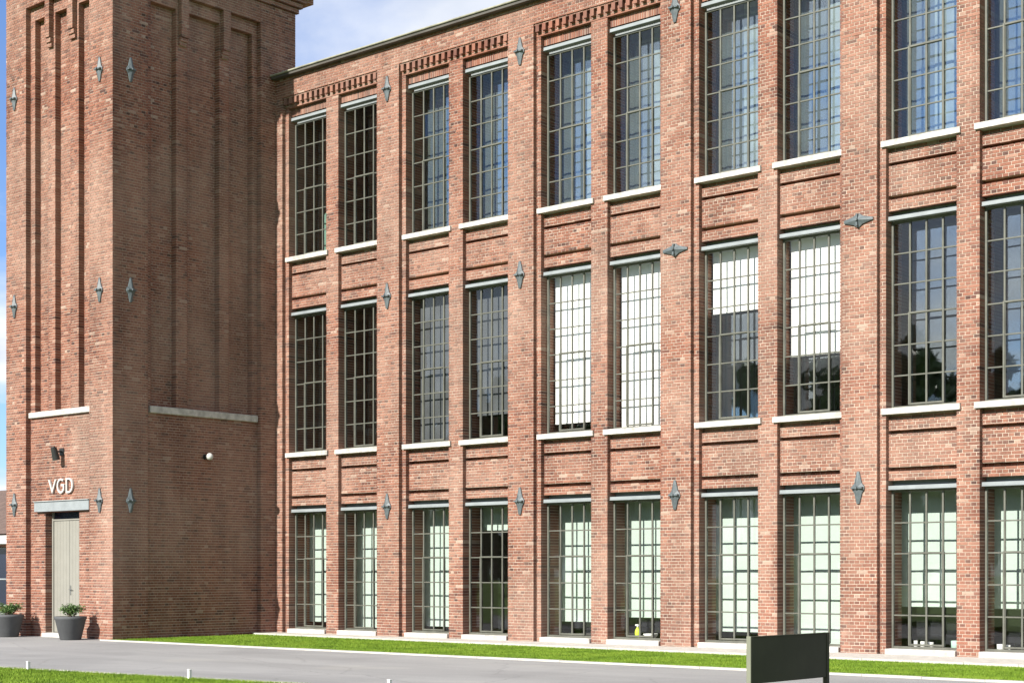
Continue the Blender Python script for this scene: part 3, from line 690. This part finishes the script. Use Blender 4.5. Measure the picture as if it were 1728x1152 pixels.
for i, (u, dsc, mt, h, r_) in enumerate(((1545,'left tall white cup of three on the sill nearest the sign','white',.15,.042), (1557,'middle white cup of three on the sill nearest the sign','white',.14,.042),
        (1570,'wide white cup on the right of three on the sill','white',.13,.06), (1612,'pale green pot at the right end of the sill with three cups','green_fabric',.17,.075),
        (1688,'white mug on the sill at the right edge, left of its pair','white',.13,.06), (1701,'white beaker on the sill at the right edge, right of its pair','white',.12,.045))):
    x = at_u(u, .50); mb = MB(); mb.lathe((x, .50, ZI), [(r_*.8,0),(r_,.03),(r_*1.05,h),(r_*.93,h),(r_*.85,.03)], 14); o = mb.build('cup', M[mt], None, (x, .50, ZI), True); tag(o, dsc, 'cup', 'cups on the ground floor sills')

# ------------------------------------------------------------------ planters
def planter(cx, cy, label, slabel):
    r = empty('planter_pot', (cx, cy, GZ), label, 'pot', 'grey pots by the tower door')
    mb = MB(); mb.lathe((cx, cy, GZ), [(.23,0),(.25,.02),(.36,.48),(.38,.50),(.38,.56),(.335,.56),(.33,.52)], 32); mb.build('pot', M['pot'], r, (cx, cy, GZ), True)
    mb = MB(); mb.lathe((cx, cy, GZ), [(.32,.48),(.32,.525)], 24); mb.build('soil', M['soil'], r, (cx, cy, GZ+.5))
    sh = empty('shrub', (cx, cy, GZ+.55), slabel, 'shrub', 'shrubs in the grey pots')
    mb = MB(); tops = []
    for k in range(11):
        t = random.uniform(0, 6.28); q = random.uniform(.05, .25); p = (cx+q*math.cos(t), cy+q*math.sin(t), GZ+.62+random.uniform(.02, .16)); tops.append(p)
        mb.tube((cx+.3*q*math.cos(t), cy+.3*q*math.sin(t), GZ+.54), p, .010, .005, 6)
    mb.build('stems', M['bark'], sh, (cx, cy, GZ+.55))
    n = 1500; V = np.zeros((n, 4, 3)); T = np.array(tops)[RNG.integers(0, len(tops), n)]
    C = T + RNG.normal(0, .055, (n, 3))*np.array([1, 1, .8]); A = RNG.normal(0, 1, (n, 3)); A /= np.linalg.norm(A, axis=1)[:, None]; Bv = np.cross(A, RNG.normal(0, 1, (n, 3))); Bv /= np.linalg.norm(Bv, axis=1)[:, None]
    l = RNG.uniform(.016, .034, n)[:, None]
    V[:, 0] = C-A*l; V[:, 1] = C+Bv*l*.45; V[:, 2] = C+A*l; V[:, 3] = C-Bv*l*.45
    np_mesh('foliage', V.reshape(-1, 3), np.arange(4*n).reshape(-1, 4), M['leaf'], sh, (cx, cy, GZ+.55))
planter(at_u(119, -5.62), -5.62, 'grey tapered pot right of the tower door', 'low green shrub in the pot right of the tower door')
planter(at_u(14, -5.60), -5.60, 'grey tapered pot left of the tower door at the picture edge', 'low green shrub in the pot left of the tower door')

# ------------------------------------------------------------------ marker posts
for x, lab in ((4.59, 'short white marker post on the lawn edge, leftmost of three'), (8.36, 'short white marker post on the lawn edge, middle of three'), (12.23, 'short white marker post on the lawn edge, rightmost of three, cut by the bottom')):
    y = near_edge(x)-.20; r = empty('marker_post', (x, y, GZ), lab, 'post', 'white marker posts along the lawn')
    make_part(lambda m: m.bev(x-.025, x+.025, y-.025, y+.025, GZ-.01, GZ+.145, .004), 'post_body', M['white'], r, (x, y, GZ)); make_part(lambda m: m.bev(x-.028, x+.028, y-.028, y+.028, GZ+.145, GZ+.157, .003), 'cap', M['white'], r, (x, y, GZ+.145))

# ------------------------------------------------------------------ low sign board
SX, SY0, SY1 = 18.09, -12.33, -11.10
sg = empty('sign_board', (SX, (SY0+SY1)/2, GZ), 'dark low sign board on two legs beside the road', 'sign')
def ypos(u, x):
    c, s = math.cos(YAW), math.sin(YAW); f = LENS/36*1728; a = (u-864)/f; k = (x-CX)/(a*c-s); return CY+k*(a*s+c), k
ya, ka = ypos(1264, SX); yb, kb = ypos(1396, SX)
f_ = LENS/36*1728; zt_ = CZ+(968-1066)*kb/f_; zb_ = CZ+(968-1141)*kb/f_
make_part(lambda m: m.bev(SX-.02, SX+.02, ya+.05, yb-.05, zb_, zt_-.012, .004), 'panel', M['sign'], sg, (SX, ya, zb_))
for yl in (ya, yb-.055):
    make_part(lambda m: m.bev(SX-.030, SX+.030, yl, yl+.055, GZ-.01, zt_, .004), 'leg', M['sign'], sg, (SX, yl, GZ))
make_part(lambda m: m.bev(SX-.028, SX+.028, ya+.056, yb-.056, zt_-.014, zt_-.001, .003), 'top_rail', M['sign'], sg, (SX, ya, zt_))
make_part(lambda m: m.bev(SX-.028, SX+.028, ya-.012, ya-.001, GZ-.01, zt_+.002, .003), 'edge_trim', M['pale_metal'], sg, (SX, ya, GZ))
print('bricks', nb, nt_, 'sign', ya, yb, zt_, zb_)

# ------------------------------------------------------------------ far house beyond the tower
HX0, HX1, HY0, HY1 = -56.0, -31.0, 10.7, 20.0
h = empty('far_house', (-43, 15, GZ), 'low house with brown tiled roof, white fascia and dark glazing behind the tower', 'house')
make_part(lambda m: (m.box(HX0, HX1, HY0+.2, HY1, GZ, 3.3)), 'wall', M['brick_far'], h, (-43, 15, GZ))
make_part(lambda m: m.bev(HX0-.2, HX1+.2, HY0-.6, HY0+.25, 2.80, 3.16, .02), 'fascia', M['white'], h, (-43, HY0, 3))
mb = MB(); ym = (HY0+HY1)/2
mb.raw([(HX0-.3,HY0-.3,3.25),(HX1+.3,HY0-.3,3.25),(HX1+.3,HY1+.3,3.25),(HX0-.3,HY1+.3,3.25),(HX0-.3,ym,5.6),(HX1+.3,ym,5.6)], [(0,1,5,4),(2,3,4,5),(1,2,5),(3,0,4),(3,2,1,0)])
rf = mb.build('roof', M['roof_tile'], h, (-43, ym, 3.25)); make_part(lambda m: m.box(-40.5, -39.7, ym-.4, ym+.4, 5.0, 6.4), 'chimney', M['brick_far'], rf, (-40, ym, 5))
k = 0; x = HX1-.6
while x-2.2 > HX0:
    fr = make_part(lambda m: (m.box(x-2.0, x, HY0+.12, HY0+.19, .10, .16), m.box(x-2.0, x, HY0+.12, HY0+.19, 1.25, 1.31), m.box(x-2.0, x, HY0+.12, HY0+.19, 2.60, 2.66), m.box(x-2.0, x-1.94, HY0+.12, HY0+.19, .16, 2.6), m.box(x-.06, x, HY0+.12, HY0+.19, .16, 2.6), m.box(x-1.03, x-.97, HY0+.12, HY0+.19, .16, 2.6)), 'window', M['steel'], h, (x-1, HY0, .1))
    make_part(lambda m: m.box(x-1.93, x-.07, HY0+.15, HY0+.165, .15, 2.62), 'pane', M['navy'], fr, (x-1, HY0, .2)); x -= 2.35

# ------------------------------------------------------------------ trees across the green, mirrored in the panes
wood = MB(); WC = []
def tree(x, y, H):
    wood.tube((x,y,GZ-.2), (x+.1,y,GZ+H*.35), H*.024, H*.017, 7); wood.tube((x+.1,y,GZ+H*.35), (x,y+.2,GZ+H*.8), H*.017, H*.004, 6)
    for k in range(26):
        t = random.uniform(0, 6.28); zz_ = random.uniform(.14, 1.0); w = math.sin(math.pi*min(1, (zz_-.03)*.95))**.7*H*.38; q = w*math.sqrt(random.random())
        WC.append((x+q*math.cos(t), y+q*math.sin(t), GZ+H*zz_*.93, random.uniform(.06, .11)*H, H))
for k in range(34): tree(-180 + k*6.8 + random.uniform(-2, 2), -105 + random.uniform(-9, 9), random.uniform(19.5, 23.5))
WC = np.array(WC); n = 220000; q = WC[RNG.integers(0, len(WC), n)]
dv = RNG.normal(0, 1, (n, 3)); dv /= np.linalg.norm(dv, axis=1)[:, None]; C = q[:, :3] + dv*(q[:, 3]*RNG.random(n)**.4)[:, None]
A = RNG.normal(0, 1, (n, 3)); A /= np.linalg.norm(A, axis=1)[:, None]; Bv = np.cross(A, RNG.normal(0, 1, (n, 3))); Bv /= np.linalg.norm(Bv, axis=1)[:, None]; l = RNG.uniform(.020, .042, n)[:, None]*q[:, 4:5]
V = np.stack([C-A*l, C+Bv*l*.6, C+A*l, C-Bv*l*.6], 1)
o = np_mesh('woodland', V.reshape(-1, 3), np.arange(4*n).reshape(-1, 4), M['tree_leaf'], None, (-60, -105, GZ)); tag(o, 'dark line of trees across the green, mirrored in the window panes', 'trees', kind='stuff')
wood.build('trunks', M['bark'], o, (-60, -105, GZ))
